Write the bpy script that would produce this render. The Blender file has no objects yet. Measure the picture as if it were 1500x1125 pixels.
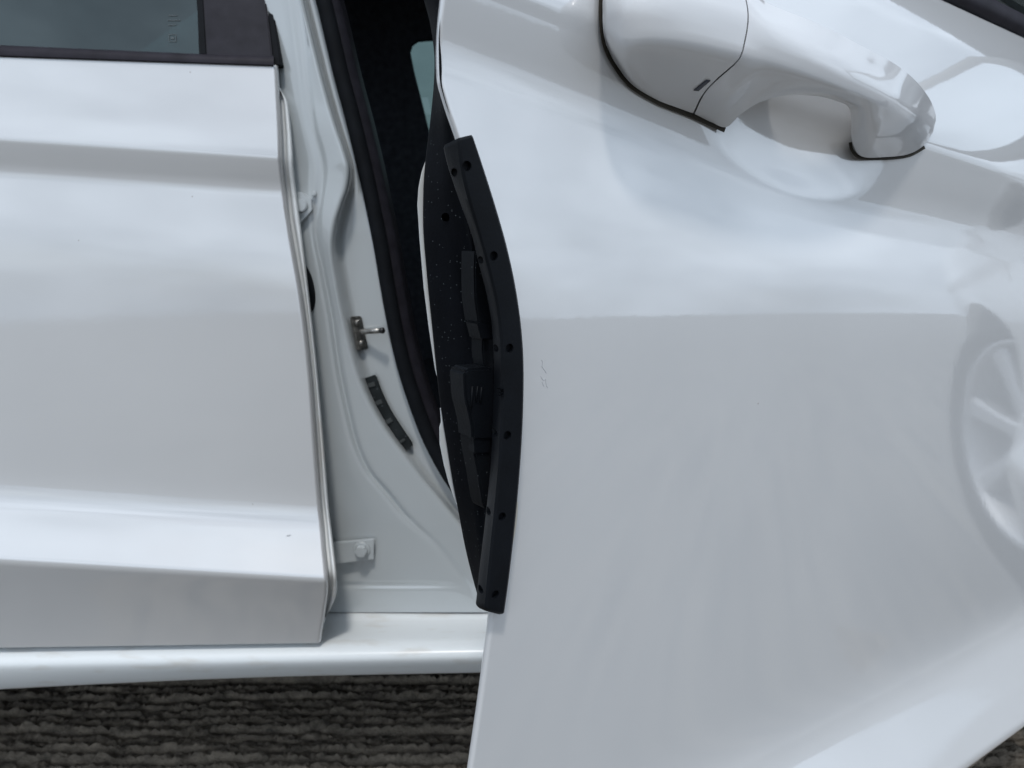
import bpy, bmesh, math, random
import numpy as np
from mathutils import Vector, Matrix
random.seed(4); rng = np.random.default_rng(7)
sc = bpy.context.scene
R = math.radians

# ------------------------------------------------------------------ camera
F = 1127.0                      # focal length in pixels of a 1500 px wide frame
PITCH = R(11.14)
CZ = 0.66                       # lens height over the ground
cam = bpy.data.cameras.new('camera'); camo = bpy.data.objects.new('camera', cam)
sc.collection.objects.link(camo); sc.camera = camo
cam.sensor_width = 36.0; cam.lens = F / 1500 * 36
cam.clip_start = 0.02; cam.clip_end = 3000
camo.location = (0, 0, CZ); camo.rotation_euler = (math.pi / 2 - PITCH, 0, 0)
cam.dof.use_dof = True; cam.dof.focus_distance = 0.345; cam.dof.aperture_fstop = 24.0

# ------------------------------------------------------------------ world + sun
SUN_EL, SUN_AZ = R(60), R(0)    # azimuth measured from -Y towards +X
w = bpy.data.worlds.new("World"); sc.world = w; w.use_nodes = True
nt = w.node_tree; nt.nodes.clear()
out = nt.nodes.new('ShaderNodeOutputWorld'); bg = nt.nodes.new('ShaderNodeBackground')
sky = nt.nodes.new('ShaderNodeTexSky'); sky.sky_type = 'NISHITA'; sky.sun_disc = False
sky.sun_elevation = SUN_EL; sky.sun_rotation = math.pi - SUN_AZ
sky.air_density = 1.2; sky.dust_density = 2.5
tc = nt.nodes.new('ShaderNodeTexCoord'); mp = nt.nodes.new('ShaderNodeMapping')
mp.inputs['Scale'].default_value = (1.0, 1.0, 1.7)
nz = nt.nodes.new('ShaderNodeTexNoise'); nz.inputs['Scale'].default_value = 3.2
nz.inputs['Detail'].default_value = 7; nz.inputs['Roughness'].default_value = 0.58
cr = nt.nodes.new('ShaderNodeValToRGB')
cr.color_ramp.elements[0].position = 0.28; cr.color_ramp.elements[0].color = (0.55, 0.55, 0.55, 1)
cr.color_ramp.elements[1].position = 0.62; cr.color_ramp.elements[1].color = (1, 1, 1, 1)
nz2 = nt.nodes.new('ShaderNodeTexNoise'); nz2.inputs['Scale'].default_value = 4.2
nz2.inputs['Detail'].default_value = 6
cc = nt.nodes.new('ShaderNodeValToRGB')
cc.color_ramp.elements[0].position = 0.33; cc.color_ramp.elements[0].color = (6.4, 7.6, 9.1, 1)
cc.color_ramp.elements[1].position = 0.62; cc.color_ramp.elements[1].color = (11.4, 13.1, 15.2, 1)
mx = nt.nodes.new('ShaderNodeMixRGB')
L = nt.links.new
L(tc.outputs['Generated'], mp.inputs['Vector']); L(mp.outputs[0], nz.inputs['Vector']); L(mp.outputs[0], nz2.inputs['Vector'])
L(nz.outputs['Fac'], cr.inputs['Fac']); L(nz2.outputs['Fac'], cc.inputs['Fac'])
L(cr.outputs['Color'], mx.inputs['Fac']); L(sky.outputs[0], mx.inputs['Color1']); L(cc.outputs[0], mx.inputs['Color2'])
sx = nt.nodes.new('ShaderNodeSeparateXYZ'); L(tc.outputs['Generated'], sx.inputs[0])
mr = nt.nodes.new('ShaderNodeMapRange'); mr.interpolation_type = 'SMOOTHSTEP'; mr.inputs['From Min'].default_value = -0.03; mr.inputs['From Max'].default_value = 0.20
mr.inputs['To Min'].default_value = 0.60; mr.inputs['To Max'].default_value = 1.0; L(sx.outputs['Z'], mr.inputs['Value'])
ml = nt.nodes.new('ShaderNodeMixRGB'); ml.blend_type = 'MULTIPLY'; ml.inputs['Fac'].default_value = 1.0; L(mx.outputs[0], ml.inputs['Color1']); L(mr.outputs[0], ml.inputs['Color2'])
L(ml.outputs[0], bg.inputs['Color']); bg.inputs['Strength'].default_value = 0.112
L(bg.outputs[0], out.inputs['Surface'])
sl = bpy.data.lights.new('sun', 'SUN'); slo = bpy.data.objects.new('sun', sl); sc.collection.objects.link(slo)
sl.energy = 1.5; sl.angle = R(6); sl.color = (1.0, 0.97, 0.93)
sd = Vector((math.sin(SUN_AZ) * math.cos(SUN_EL), -math.cos(SUN_AZ) * math.cos(SUN_EL), math.sin(SUN_EL)))
slo.rotation_euler = (-sd).to_track_quat('-Z', 'Y').to_euler(); slo.location = sd * 20
sc.view_settings.view_transform = 'Standard'; sc.view_settings.look = 'None'
sc.view_settings.exposure = 0.06; sc.view_settings.gamma = 1.0

# ------------------------------------------------------------------ materials
def mat(name, col, rough=0.5, metal=0.0, coat=0.0, spec=0.5, coat_ior=1.5, coat_rough=0.03):
    m = bpy.data.materials.new(name); m.use_nodes = True
    b = m.node_tree.nodes['Principled BSDF']
    b.inputs['Base Color'].default_value = (*col, 1); b.inputs['Roughness'].default_value = rough
    b.inputs['Metallic'].default_value = metal; b.inputs['Specular IOR Level'].default_value = spec
    b.inputs['Coat Weight'].default_value = coat; b.inputs['Coat IOR'].default_value = coat_ior
    b.inputs['Coat Roughness'].default_value = coat_rough
    return m, m.node_tree, b
def node(t, k, **kw):
    n = t.nodes.new(k)
    for a, v in kw.items():
        if a in n.inputs: n.inputs[a].default_value = v
        else: setattr(n, a, v)
    return n
def ramp(t, a, ca, b, cb):
    n = t.nodes.new('ShaderNodeValToRGB')
    n.color_ramp.elements[0].position = a; n.color_ramp.elements[0].color = (*ca, 1)
    n.color_ramp.elements[1].position = b; n.color_ramp.elements[1].color = (*cb, 1)
    return n
def objcoord(t, scale=(1, 1, 1)):
    c = t.nodes.new('ShaderNodeTexCoord'); m = t.nodes.new('ShaderNodeMapping')
    m.inputs['Scale'].default_value = scale; t.links.new(c.outputs['Object'], m.inputs['Vector'])
    return m.outputs[0]
def bump(t, b, hsock, strength, dist, inp='Normal'):
    n = t.nodes.new('ShaderNodeBump'); n.inputs['Strength'].default_value = strength; n.inputs['Distance'].default_value = dist
    t.links.new(hsock, n.inputs['Height']); t.links.new(n.outputs[0], b.inputs[inp]); return n

def paint(name, col, coat=1.0, specks=True, peel=0.02, rough=0.35, coat_ior=2.6):
    m, t, b = mat(name, col, rough, 0, coat, 0.5, coat_ior, 0.038)
    v = objcoord(t)
    # grime film: a very faint large scale variation of the paint, plus dust specks
    n1 = node(t, 'ShaderNodeTexNoise', Scale=9.0, Detail=5.0); t.links.new(v, n1.inputs['Vector'])
    r1 = ramp(t, 0.3, tuple(c * 0.965 for c in col), 0.7, col); t.links.new(n1.outputs['Fac'], r1.inputs['Fac'])
    last = r1.outputs[0]
    if specks:
        vo = node(t, 'ShaderNodeTexVoronoi', Scale=46.0); t.links.new(v, vo.inputs['Vector'])
        lt = node(t, 'ShaderNodeMath', operation='LESS_THAN'); lt.inputs[1].default_value = 0.034
        t.links.new(vo.outputs['Distance'], lt.inputs[0])
        wn = node(t, 'ShaderNodeMath', operation='GREATER_THAN'); wn.inputs[1].default_value = 0.86
        sp = node(t, 'ShaderNodeSeparateColor'); t.links.new(vo.outputs['Color'], sp.inputs[0]); t.links.new(sp.outputs[0], wn.inputs[0])
        mu = node(t, 'ShaderNodeMath', operation='MULTIPLY'); t.links.new(lt.outputs[0], mu.inputs[0]); t.links.new(wn.outputs[0], mu.inputs[1])
        mm = node(t, 'ShaderNodeMixRGB'); mm.inputs['Color2'].default_value = (0.30, 0.27, 0.24, 1)
        t.links.new(mu.outputs[0], mm.inputs['Fac']); t.links.new(last, mm.inputs['Color1']); last = mm.outputs[0]
    t.links.new(last, b.inputs['Base Color'])
    n2 = node(t, 'ShaderNodeTexNoise', Scale=260.0, Detail=2.0); t.links.new(v, n2.inputs['Vector'])
    bp = bump(t, b, n2.outputs['Fac'], peel, 0.0006, 'Coat Normal')
    return m
WHITE = (0.53, 0.533, 0.536)
M_paint = paint('white_paint', WHITE)
M_handle = paint('handle_paint', (0.63, 0.63, 0.635), specks=False, peel=0.0, coat_ior=1.55)
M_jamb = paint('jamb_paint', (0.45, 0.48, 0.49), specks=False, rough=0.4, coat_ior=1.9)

def dirty(name, base, dirt, scale, lo, hi):
    m, t, b = mat(name, base, 0.5, 0, 0.3, coat_rough=0.22)
    v = objcoord(t, scale)
    n = node(t, 'ShaderNodeTexNoise', Scale=1.0, Detail=6.0); t.links.new(v, n.inputs['Vector'])
    r = ramp(t, lo, base, hi, dirt); t.links.new(n.outputs['Fac'], r.inputs['Fac']); t.links.new(r.outputs[0], b.inputs['Base Color'])
    return m
M_hem = dirty('dirty_hem_paint', (0.68, 0.70, 0.70), (0.42, 0.37, 0.30), (30, 30, 9), 0.55, 0.85)
M_sill = dirty('sill_paint', (0.66, 0.69, 0.70), (0.52, 0.50, 0.46), (22, 70, 70), 0.55, 0.85)

def plastic(name, col, rough, dust=0.0, scale=420.0, spec=0.12):
    m, t, b = mat(name, col, rough, 0, 0, spec)
    v = objcoord(t)
    n = node(t, 'ShaderNodeTexNoise', Scale=900.0, Detail=3.0); t.links.new(v, n.inputs['Vector'])
    bump(t, b, n.outputs['Fac'], 0.25, 0.0003)
    n0 = node(t, 'ShaderNodeTexNoise', Scale=60.0, Detail=4.0); t.links.new(v, n0.inputs['Vector'])
    r0 = ramp(t, 0.3, tuple(c * 0.8 for c in col), 0.75, tuple(c * 1.35 for c in col)); t.links.new(n0.outputs['Fac'], r0.inputs['Fac'])
    last = r0.outputs[0]
    if dust > 0:
        vo = node(t, 'ShaderNodeTexVoronoi', Scale=scale); t.links.new(v, vo.inputs['Vector'])
        lt = node(t, 'ShaderNodeMath', operation='LESS_THAN'); lt.inputs[1].default_value = 0.15; t.links.new(vo.outputs['Distance'], lt.inputs[0])
        sp = node(t, 'ShaderNodeSeparateColor'); t.links.new(vo.outputs['Color'], sp.inputs[0])
        n3 = node(t, 'ShaderNodeTexNoise', Scale=38.0, Detail=2.0); t.links.new(v, n3.inputs['Vector'])
        ad = node(t, 'ShaderNodeMath', operation='ADD'); t.links.new(sp.outputs[0], ad.inputs[0]); t.links.new(n3.outputs['Fac'], ad.inputs[1])
        gt = node(t, 'ShaderNodeMath', operation='GREATER_THAN'); gt.inputs[1].default_value = 1.42 - dust; t.links.new(ad.outputs[0], gt.inputs[0])
        mu = node(t, 'ShaderNodeMath', operation='MULTIPLY'); t.links.new(lt.outputs[0], mu.inputs[0]); t.links.new(gt.outputs[0], mu.inputs[1])
        mm = node(t, 'ShaderNodeMixRGB'); mm.inputs['Color2'].default_value = (0.075, 0.085, 0.09, 1)
        t.links.new(mu.outputs[0], mm.inputs['Fac']); t.links.new(last, mm.inputs['Color1']); last = mm.outputs[0]
    t.links.new(last, b.inputs['Base Color'])
    return m
M_strip = plastic('protector_plastic', (0.0040, 0.0050, 0.0068), 0.5, 0.0, 520)
M_trim = plastic('edge_trim_plastic', (0.0019, 0.0025, 0.0040), 0.6, 0.2, 700, 0.07)
M_arm = plastic('carrier_plastic', (0.0042, 0.0052, 0.0068), 0.6, 0.12, 600)
M_rubber = plastic('seal_rubber', (0.006, 0.007, 0.009), 0.7)
M_pad = plastic('pad_rubber', (0.016, 0.019, 0.020), 0.6, 0.35, 210)
M_padblock = plastic('pad_block_rubber', (0.055, 0.06, 0.06), 0.7)  # lighter grey for the raised blocks of the pad
M_pillar = plastic('pillar_cover_plastic', (0.022, 0.021, 0.027), 0.45)
M_beltm = plastic('belt_plastic', (0.020, 0.018, 0.024), 0.5)
M_lining = plastic('cabin_lining', (0.05, 0.055, 0.065), 0.9)
M_gasket = plastic('gasket_rubber', (0.035, 0.031, 0.025), 0.8)
M_steel = dirty('striker_steel', (0.36, 0.35, 0.33), (0.17, 0.165, 0.15), (220, 220, 220), 0.4, 0.7)
M_steel.node_tree.nodes['Principled BSDF'].inputs['Metallic'].default_value = 0.85
M_steel.node_tree.nodes['Principled BSDF'].inputs['Roughness'].default_value = 0.38
M_housing = mat('mirror_housing_paint', (0.22, 0.225, 0.23), 0.4)[0]
M_tyre = plastic('tyre_rubber', (0.014, 0.014, 0.015), 0.8)
M_rim = mat('alloy_rim', (0.50, 0.51, 0.53), 0.55, 0.7)[0]
M_mirror = mat('mirror_glass', (0.85, 0.87, 0.88), 0.02, 1.0)[0]
M_stain = mat('stain', (0.46, 0.42, 0.35), 0.6)[0]
M_scratch = mat('scratch', (0.40, 0.41, 0.43), 0.6)[0]
M_tipblack = mat('striker_tip', (0.012, 0.012, 0.012), 0.4)[0]
M_slot = mat('slot_shade', (0.03, 0.035, 0.05), 0.25)[0]

def glass(name, tint, refl):
    m = bpy.data.materials.new(name); m.use_nodes = True; t = m.node_tree; t.nodes.clear()
    o = t.nodes.new('ShaderNodeOutputMaterial'); tr = t.nodes.new('ShaderNodeBsdfTransparent'); gl = t.nodes.new('ShaderNodeBsdfGlossy')
    fr = t.nodes.new('ShaderNodeFresnel'); fr.inputs['IOR'].default_value = refl; mxs = t.nodes.new('ShaderNodeMixShader')
    tr.inputs['Color'].default_value = (*tint, 1); gl.inputs['Roughness'].default_value = 0.01; gl.inputs['Color'].default_value = (0.82, 0.95, 0.95, 1)
    t.links.new(fr.outputs[0], mxs.inputs[0]); t.links.new(tr.outputs[0], mxs.inputs[1]); t.links.new(gl.outputs[0], mxs.inputs[2]); t.links.new(mxs.outputs[0], o.inputs['Surface'])
    return m
M_glass = glass('window_glass', (0.16, 0.20, 0.20), 1.8)
M_farglass = glass('far_window_glass', (0.34, 0.40, 0.385), 1.45)

# concrete
M_ground, t, b = mat('grooved_concrete', (0.2, 0.17, 0.14), 0.9)
v = objcoord(t, (26, 90, 30)); n = node(t, 'ShaderNodeTexNoise', Scale=1.0, Detail=9.0, Roughness=0.72); t.links.new(v, n.inputs['Vector'])
r = ramp(t, 0.28, (0.030, 0.025, 0.019), 0.70, (0.29, 0.245, 0.19)); t.links.new(n.outputs['Fac'], r.inputs['Fac'])
v2 = objcoord(t, (1.1, 1.1, 1)); n2 = node(t, 'ShaderNodeTexNoise', Scale=1.0, Detail=5.0); t.links.new(v2, n2.inputs['Vector'])
r2 = ramp(t, 0.3, (0.72, 0.72, 0.72), 0.7, (1.1, 1.08, 1.06)); t.links.new(n2.outputs['Fac'], r2.inputs['Fac'])
mm = node(t, 'ShaderNodeMixRGB', blend_type='MULTIPLY'); mm.inputs['Fac'].default_value = 1
t.links.new(r.outputs[0], mm.inputs['Color1']); t.links.new(r2.outputs[0], mm.inputs['Color2']); t.links.new(mm.outputs[0], b.inputs['Base Color'])
n3 = node(t, 'ShaderNodeTexNoise', Scale=9.0, Detail=5.0); t.links.new(v, n3.inputs['Vector']); bump(t, b, n3.outputs['Fac'], 0.6, 0.004)
M_gfar, t, b = mat('grooved_concrete_far', (0.2, 0.17, 0.14), 0.5)
v = objcoord(t, (0.9, 22, 30)); n = node(t, 'ShaderNodeTexNoise', Scale=1.0, Detail=8.0, Roughness=0.65); t.links.new(v, n.inputs['Vector'])
r = ramp(t, 0.32, (0.036, 0.031, 0.025), 0.66, (0.150, 0.129, 0.102)); t.links.new(n.outputs['Fac'], r.inputs['Fac']); t.links.new(r.outputs[0], b.inputs['Base Color'])
bump(t, b, n.outputs['Fac'], 0.3, 0.01)

# ------------------------------------------------------------------ helpers
Z3 = np.array([0, 0, 1.0]); CAM = np.array([0, 0, CZ])
def ray(px, py):
    a, bb = (px - 750) / F, (562.5 - py) / F
    return np.array([a, math.cos(PITCH) + bb * math.sin(PITCH), -math.sin(PITCH) + bb * math.cos(PITCH)])
class Frame:
    def __init__(s, ox, oy, deg, u0):
        s.O = np.array([ox, oy, CZ]); a = R(deg); s.U = np.array([math.cos(a), math.sin(a), 0]); s.N = np.array([math.sin(a), -math.cos(a), 0]); s.u0 = u0
    def w(s, u, h, d): return s.O + s.U * u + s.N * d + Z3 * h
    def hit(s, px, py, d):          # point of the vertical plane at offset d seen at a pixel -> (u, h)
        r = ray(px, py); q = s.O + s.N * d - CAM
        p = CAM + r * (q @ s.N) / (r @ s.N) - s.O
        return p @ s.U, p[2]
    def P(s, px, py, d): u, h = s.hit(px, py, d); return s.w(u, h, d)
def herm(xs, ys, x):
    xs = np.asarray(xs, float); ys = np.asarray(ys, float); x = np.clip(np.asarray(x, float), xs[0], xs[-1])
    dx = np.diff(xs); sl_ = np.diff(ys) / dx; m = np.empty_like(ys); m[0] = sl_[0]; m[-1] = sl_[-1]
    m[1:-1] = np.where(sl_[:-1] * sl_[1:] > 0, 2 * sl_[:-1] * sl_[1:] / (sl_[:-1] + sl_[1:] + 1e-12), 0)
    i = np.clip(np.searchsorted(xs, x, side='right') - 1, 0, len(dx) - 1); tt = (x - xs[i]) / dx[i]
    return ((2*tt**3-3*tt**2+1)*ys[i] + (tt**3-2*tt**2+tt)*dx[i]*m[i] + (-2*tt**3+3*tt**2)*ys[i+1] + (tt**3-tt**2)*dx[i]*m[i+1])
def curve(pts, n):                  # Catmull-Rom through points of any dimension
    p = np.asarray(pts, float); p = np.vstack([2*p[0]-p[1], p, 2*p[-1]-p[-2]]); o = []
    for k in np.linspace(0, len(pts) - 1 - 1e-9, n):
        i = int(k); t = k - i; a, b_, c, d = p[i:i+4]
        o.append(0.5*((2*b_)+(-a+c)*t+(2*a-5*b_+4*c-d)*t*t+(-a+3*b_-3*c+d)*t**3))
    return np.array(o)
def link(name, me, m, parent=None, smooth=True, **props):
    o = bpy.data.objects.new(name, me); sc.collection.objects.link(o)
    if m and not me.materials: me.materials.append(m)
    if smooth: me.shade_smooth()
    if parent:
        o.parent = parent
        o.matrix_parent_inverse = Matrix.Translation(-Vector(ROOTLOC)) if parent is CAR else Matrix()
    for k, v_ in props.items(): o[k] = v_
    return o
def grid_faces(nr, nc, wrap=False):
    f = []
    for i in range(nr - 1):
        for j in range(nc - (0 if wrap else 1)):
            k = (j + 1) % nc
            f.append((i*nc+j, i*nc+k, (i+1)*nc+k, (i+1)*nc+j))
    return f
def grid(name, pts, m, parent=None, wrap=False, caps=False, flip=False, smooth=True, thick=0, sharp=None, **props):
    pts = np.asarray(pts, float); nr, nc, _ = pts.shape
    f = grid_faces(nr, nc, wrap)
    if caps: f.append(tuple(range(nc))[::-1]); f.append(tuple((nr-1)*nc + j for j in range(nc)))
    if flip: f = [q[::-1] for q in f]
    me = bpy.data.meshes.new(name); me.from_pydata(pts.reshape(-1, 3).tolist(), [], f); me.update()
    if wrap or caps:
        bm = bmesh.new(); bm.from_mesh(me); bmesh.ops.recalc_face_normals(bm, faces=bm.faces); bm.to_mesh(me); bm.free()
    o = link(name, me, m, parent, smooth, **props)
    if sharp and smooth: me.set_sharp_from_angle(angle=R(sharp))
    if thick:
        s = o.modifiers.new('thickness', 'SOLIDIFY'); s.thickness = thick; s.offset = -1 if thick > 0 else -1
    return o
def bm_obj(name, bm, m, parent=None, sharp=30, **props):
    bmesh.ops.recalc_face_normals(bm, faces=bm.faces)
    me = bpy.data.meshes.new(name); bm.to_mesh(me); bm.free(); me.update()
    o = link(name, me, m, parent, True, **props); me.set_sharp_from_angle(angle=R(sharp)); return o
def frame_mat(origin, zdir, xdir=(0, 0, 1)):
    z = Vector(zdir).normalized(); x = Vector(xdir); x = (x - z * x.dot(z)).normalized(); y = z.cross(x)
    m = Matrix((x, y, z)).transposed().to_4x4(); m.translation = Vector(origin); return m
def cyl(bm, origin, zdir, r1, r2, h, seg=24, xdir=(0, 0, 1), bev=0):
    ret = bmesh.ops.create_cone(bm, cap_ends=True, segments=seg, radius1=r1, radius2=r2, depth=h, matrix=frame_mat(np.array(origin) + np.array(zdir) / np.linalg.norm(zdir) * h / 2, zdir, xdir))
    if bev:
        es = [e for e in bm.edges if all(v in set(ret['verts']) for v in e.verts) and len(e.link_faces) == 2 and e.calc_face_angle(0) > 0.9]
        bmesh.ops.bevel(bm, geom=es, offset=bev, segments=2, affect='EDGES')
def tube(name, path, rad, m, parent, seg=12, sq=1.0, **props):
    path = np.asarray(path); rows = []
    for i in range(len(path)):
        t_ = path[min(i+1, len(path)-1)] - path[max(i-1, 0)]; t_ /= np.linalg.norm(t_)
        s = np.cross(t_, [0.3, -1, 0.2]); s /= np.linalg.norm(s); q = np.cross(s, t_)
        rr = rad[i] if hasattr(rad, '__len__') else rad
        rows.append([path[i] + rr*(s*math.cos(a) + q*sq*math.sin(a)) for a in np.linspace(0, 2*math.pi, seg, endpoint=False)])
    return grid(name, rows, m, parent, wrap=True, caps=True, **props)
def prism(name, fr, poly, d0, d1, m, parent, bev=0.0008, **props):    # pixel polygon on the plane d0, extruded to real depth d1
    bm = bmesh.new(); a = [bm.verts.new(fr.P(x, y, d0)) for x, y in poly]
    f = bm.faces.new(a); e = bmesh.ops.extrude_face_region(bm, geom=[f]); vs = [g for g in e['geom'] if isinstance(g, bmesh.types.BMVert)]
    bmesh.ops.translate(bm, verts=vs, vec=Vector(fr.N * (d1 - d0)))
    if bev: bmesh.ops.bevel(bm, geom=bm.edges[:], offset=bev, segments=2, affect='EDGES')
    return bm_obj(name, bm, m, parent, **props)

CARF = Frame(0.0, 0.757, 2.0, 0.0)              # the side of the car
CARF.u0 = CARF.hit(430, 500, 0)[0]
DOORF = Frame(-0.008, 0.29, 36.0, 0.0)          # the open front door
ROOTLOC = (0.0, 0.757, 0.0)
CAR = bpy.data.objects.new('white_car', None); sc.collection.objects.link(CAR); CAR.location = ROOTLOC
CAR['label'] = 'white car with its front door standing open on the grooved concrete'; CAR['category'] = 'car'

# side profile: tilt of the skin (deg, + faces up) against height, taken at the rear door's front edge
LEV = [(-260, 15), (98, 14), (200, 12), (226, 9), (238, -9), (262, -12), (276, -4), (292, 7), (330, 8), (400, 4.5), (440, 2.6), (500, 3.2), (600, 3.5),
       (690, 4.2), (715, 5.2), (735, 8.5), (753, 15), (768, 26), (782, 34), (838, 37), (846, 4), (853, -20), (900, -16), (942, -12), (1000, -10)]
ly = np.array([y for y, _ in LEV])[::-1]; lt_ = np.array([a for _, a in LEV])[::-1]; dk = np.zeros(len(ly))
for _ in range(12):               # heights at which the levels show at those rows once the skin bulges
    lh = np.array([CARF.hit(430, y, d)[1] for y, d in zip(ly, dk)])
    HH = np.linspace(lh[0], lh[-1], 3000); TT = np.tan(np.radians(herm(lh, lt_, HH)))
    DD = -np.cumsum(TT) * (HH[1] - HH[0]); DD -= np.interp(CARF.hit(430, 520, 0)[1], HH, DD)
    dk = 0.5*dk + 0.5*np.interp(lh, HH, DD)
def prof(h): return np.interp(h, HH, DD)
def lev(y):
    h = 0.0
    for _ in range(30): h = 0.5*h + 0.5*CARF.hit(430, y, prof(h))[1]
    return h
sl_h = np.array([lev(960), lev(942), lev(845), lev(245), lev(98), lev(-200)]); sl_s = np.array([0.0, 0.004, 0.08, 0.063, 0.045, 0.03])
fd_h = np.array([lev(y) for y in (960, 942, 845, 762, 500, 400, 300, 245, 98, -200)]); fd_o = np.array([0, .003, .003, .013, .006, .010, .018, .024, .007, .007]); fd_s = np.array([0, .004, .08, .08, .06, .085, .135, .118, .045, .03])
L285 = lev(285)
def warp(fr, u, h):               # how far a level line has dropped at station u
    if fr is DOORF: return np.interp(h, fd_h, fd_s) * (u - fr.u0) - np.interp(h, fd_h, fd_o) + 0.010*np.exp(-((u - 0.21)/0.15)**2 - ((h - L285)/0.03)**2)
    return np.interp(h, sl_h, sl_s) * (u - fr.u0)
def surf_hit(fr, px, py, off=0.0):
    h0 = 0.0
    for _ in range(40):
        u, h = fr.hit(px, py, prof(h0) + off); h0 = 0.5*h0 + 0.5*(h + warp(fr, u, h0))
    return u, h0
def surf(fr, u, h0, off=0.0): return fr.w(u, h0 - warp(fr, u, h0), prof(h0) + off)
def SP(fr, px, py, off=0.0): return surf(fr, *surf_hit(fr, px, py, off), off)

# ------------------------------------------------------------------ ground
NX, NY = 1000, 520
gx = np.linspace(-0.95, 1.25, NX); gy = np.linspace(0.5, 1.55, NY); X, Y = np.meshgrid(gx, gy)
def vnoise(x, y, seed):
    r_ = np.random.default_rng(seed).random((256, 256)); xi = np.floor(x).astype(int); yi = np.floor(y).astype(int); fx = x - xi; fy = y - yi
    fx = fx*fx*(3-2*fx); fy = fy*fy*(3-2*fy); g = lambda i, j: r_[(yi+j) % 256, (xi+i) % 256]
    return (g(0,0)*(1-fx)+g(1,0)*fx)*(1-fy)+(g(0,1)*(1-fx)+g(1,1)*fx)*fy
wob = (vnoise(X*6, Y*3, 1)-.5)*.011 + (vnoise(X*30, Y*24, 2)-.5)*.006 + (vnoise(X*110, Y*90, 21)-.5)*.0045
row = (Y + wob) / 0.0195
k = np.floor(row); rw = np.random.default_rng(3).random(400)
ph = row - k; amp = 0.55 + 0.9 * rw[(k.astype(int)) % 400]
ridge = np.clip(np.minimum(ph / 0.26, (1 - ph) / 0.55), 0, 1) ** 0.7
rough = (vnoise(X*45, Y*90, 4)-.5)*.4 + (vnoise(X*150, Y*190, 5)-.5)*.6 + (vnoise(X*330, Y*360, 6)-.5)*.7
brk = np.clip(vnoise(X*14, Y*46, 8)*2.2-.5, 0, 1)
H = 0.0085 * ridge * amp * (0.55 + 0.45*brk) + 0.0062 * rough * (0.35 + ridge) - 0.013
edge = np.clip(np.minimum(np.minimum(X-gx[0], gx[-1]-X), np.minimum(Y-gy[0], gy[-1]-Y))/0.12, 0, 1)
H = H*edge - 0.004*(1-edge)
me = bpy.data.meshes.new('ground'); V = np.stack([X + (vnoise(X*90, Y*90, 11)-.5)*.006*edge, Y + (vnoise(X*90, Y*90, 12)-.5)*.006*edge, H], -1).reshape(-1, 3)
i, j = np.meshgrid(np.arange(NY-1), np.arange(NX-1), indexing='ij'); q = (i*NX+j).ravel()
fc = np.stack([q, q+1, q+NX+1, q+NX], -1)
# the same sheet goes on to the horizon
x0, x1, y0, y1 = gx[0], gx[-1], gy[0], gy[-1]; B = 1500.0; nv = len(V)
ring = [(x0, y0), (x1, y0), (x1, y1), (x0, y1), (-B, -B), (B, -B), (B, B), (-B, B)]
V = np.vstack([V, [(a, c, -0.004) for a, c in ring]])
fr_ = [(nv+a, nv+4+a, nv+4+(a+1) % 4, nv+(a+1) % 4) for a in range(4)]
me.from_pydata(V.tolist(), [], fc.tolist() + fr_); me.materials.append(M_ground); me.materials.append(M_gfar)
mi = np.zeros(len(me.polygons), dtype=np.int32); mi[-4:] = 1; me.polygons.foreach_set('material_index', mi); me.update()
g = link('ground', me, None); g['kind'] = 'structure'

# ------------------------------------------------------------------ rear door (closed)
def edge_fn(fr, px, extra=None):
    uh = np.array([surf_hit(fr, x, y) for x, y in px]); o = np.argsort(uh[:, 1]); uh = uh[o]
    return lambda h: herm(uh[:, 1], uh[:, 0], h)
def hrows(a, b_, n):              # more rows where the profile bends
    hs = np.linspace(a, b_, 4000); tl = np.degrees(np.arctan(np.interp(hs, HH, TT))); wgt = np.abs(np.gradient(tl)) + 0.004
    c = np.cumsum(wgt); return np.interp(np.linspace(c[0], c[-1], n), c, hs)
RD_EDGE = [(404, 60), (405, 103), (408, 160), (410, 210), (412, 250), (418, 300), (428, 360), (440, 430), (449, 500), (455, 560), (461, 650), (468, 740), (474, 800), (479, 852), (475, 900), (469, 943), (468, 960)]
rdE = edge_fn(CARF, RD_EDGE)
hb, ht = lev(942.5), lev(98)
rows = []
for h in np.sort(np.concatenate([hrows(hb, ht, 150), [hb + 0.0006, hb + 0.0014, ht - 0.0006, ht - 0.0014]])):
    ue = rdE(h); us = list(ue - 0.0035 - (1 - np.linspace(0, 1, 40)**0.6)[:-1] * 0.95) + [ue - 0.0075, ue - 0.0050, ue - 0.0040, ue - 0.0035]; us = sorted(us)
    r_ = [surf(CARF, u, h) for u in us]
    for a in np.linspace(0.15, math.pi / 2, 6): r_.append(surf(CARF, ue - 0.0035 + 0.0035*math.sin(a), h, -0.0035 + 0.0035*math.cos(a)))
    r_.append(surf(CARF, ue - 0.0002, h, -0.009))
    rows.append(r_)
# lower and upper returns
lo = [np.array(p) for p in rows[0]]; bt = [[p - CARF.N*0.02 + Z3*0.003 for p in lo], [p - CARF.N*0.0022 - Z3*0.0002 for p in lo], [p - CARF.N*0.0004 - Z3*0.0002 for p in lo]]
up = [np.array(p) for p in rows[-1]]; tp = [[p + Z3*0.0015 - CARF.N*0.001 for p in up], [p + Z3*0.002 - CARF.N*0.02 for p in up]]
REAR = grid('rear_door', bt + rows + tp, M_paint, CAR, flip=False, label='closed white rear door with two pressed crease lines')

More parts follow.
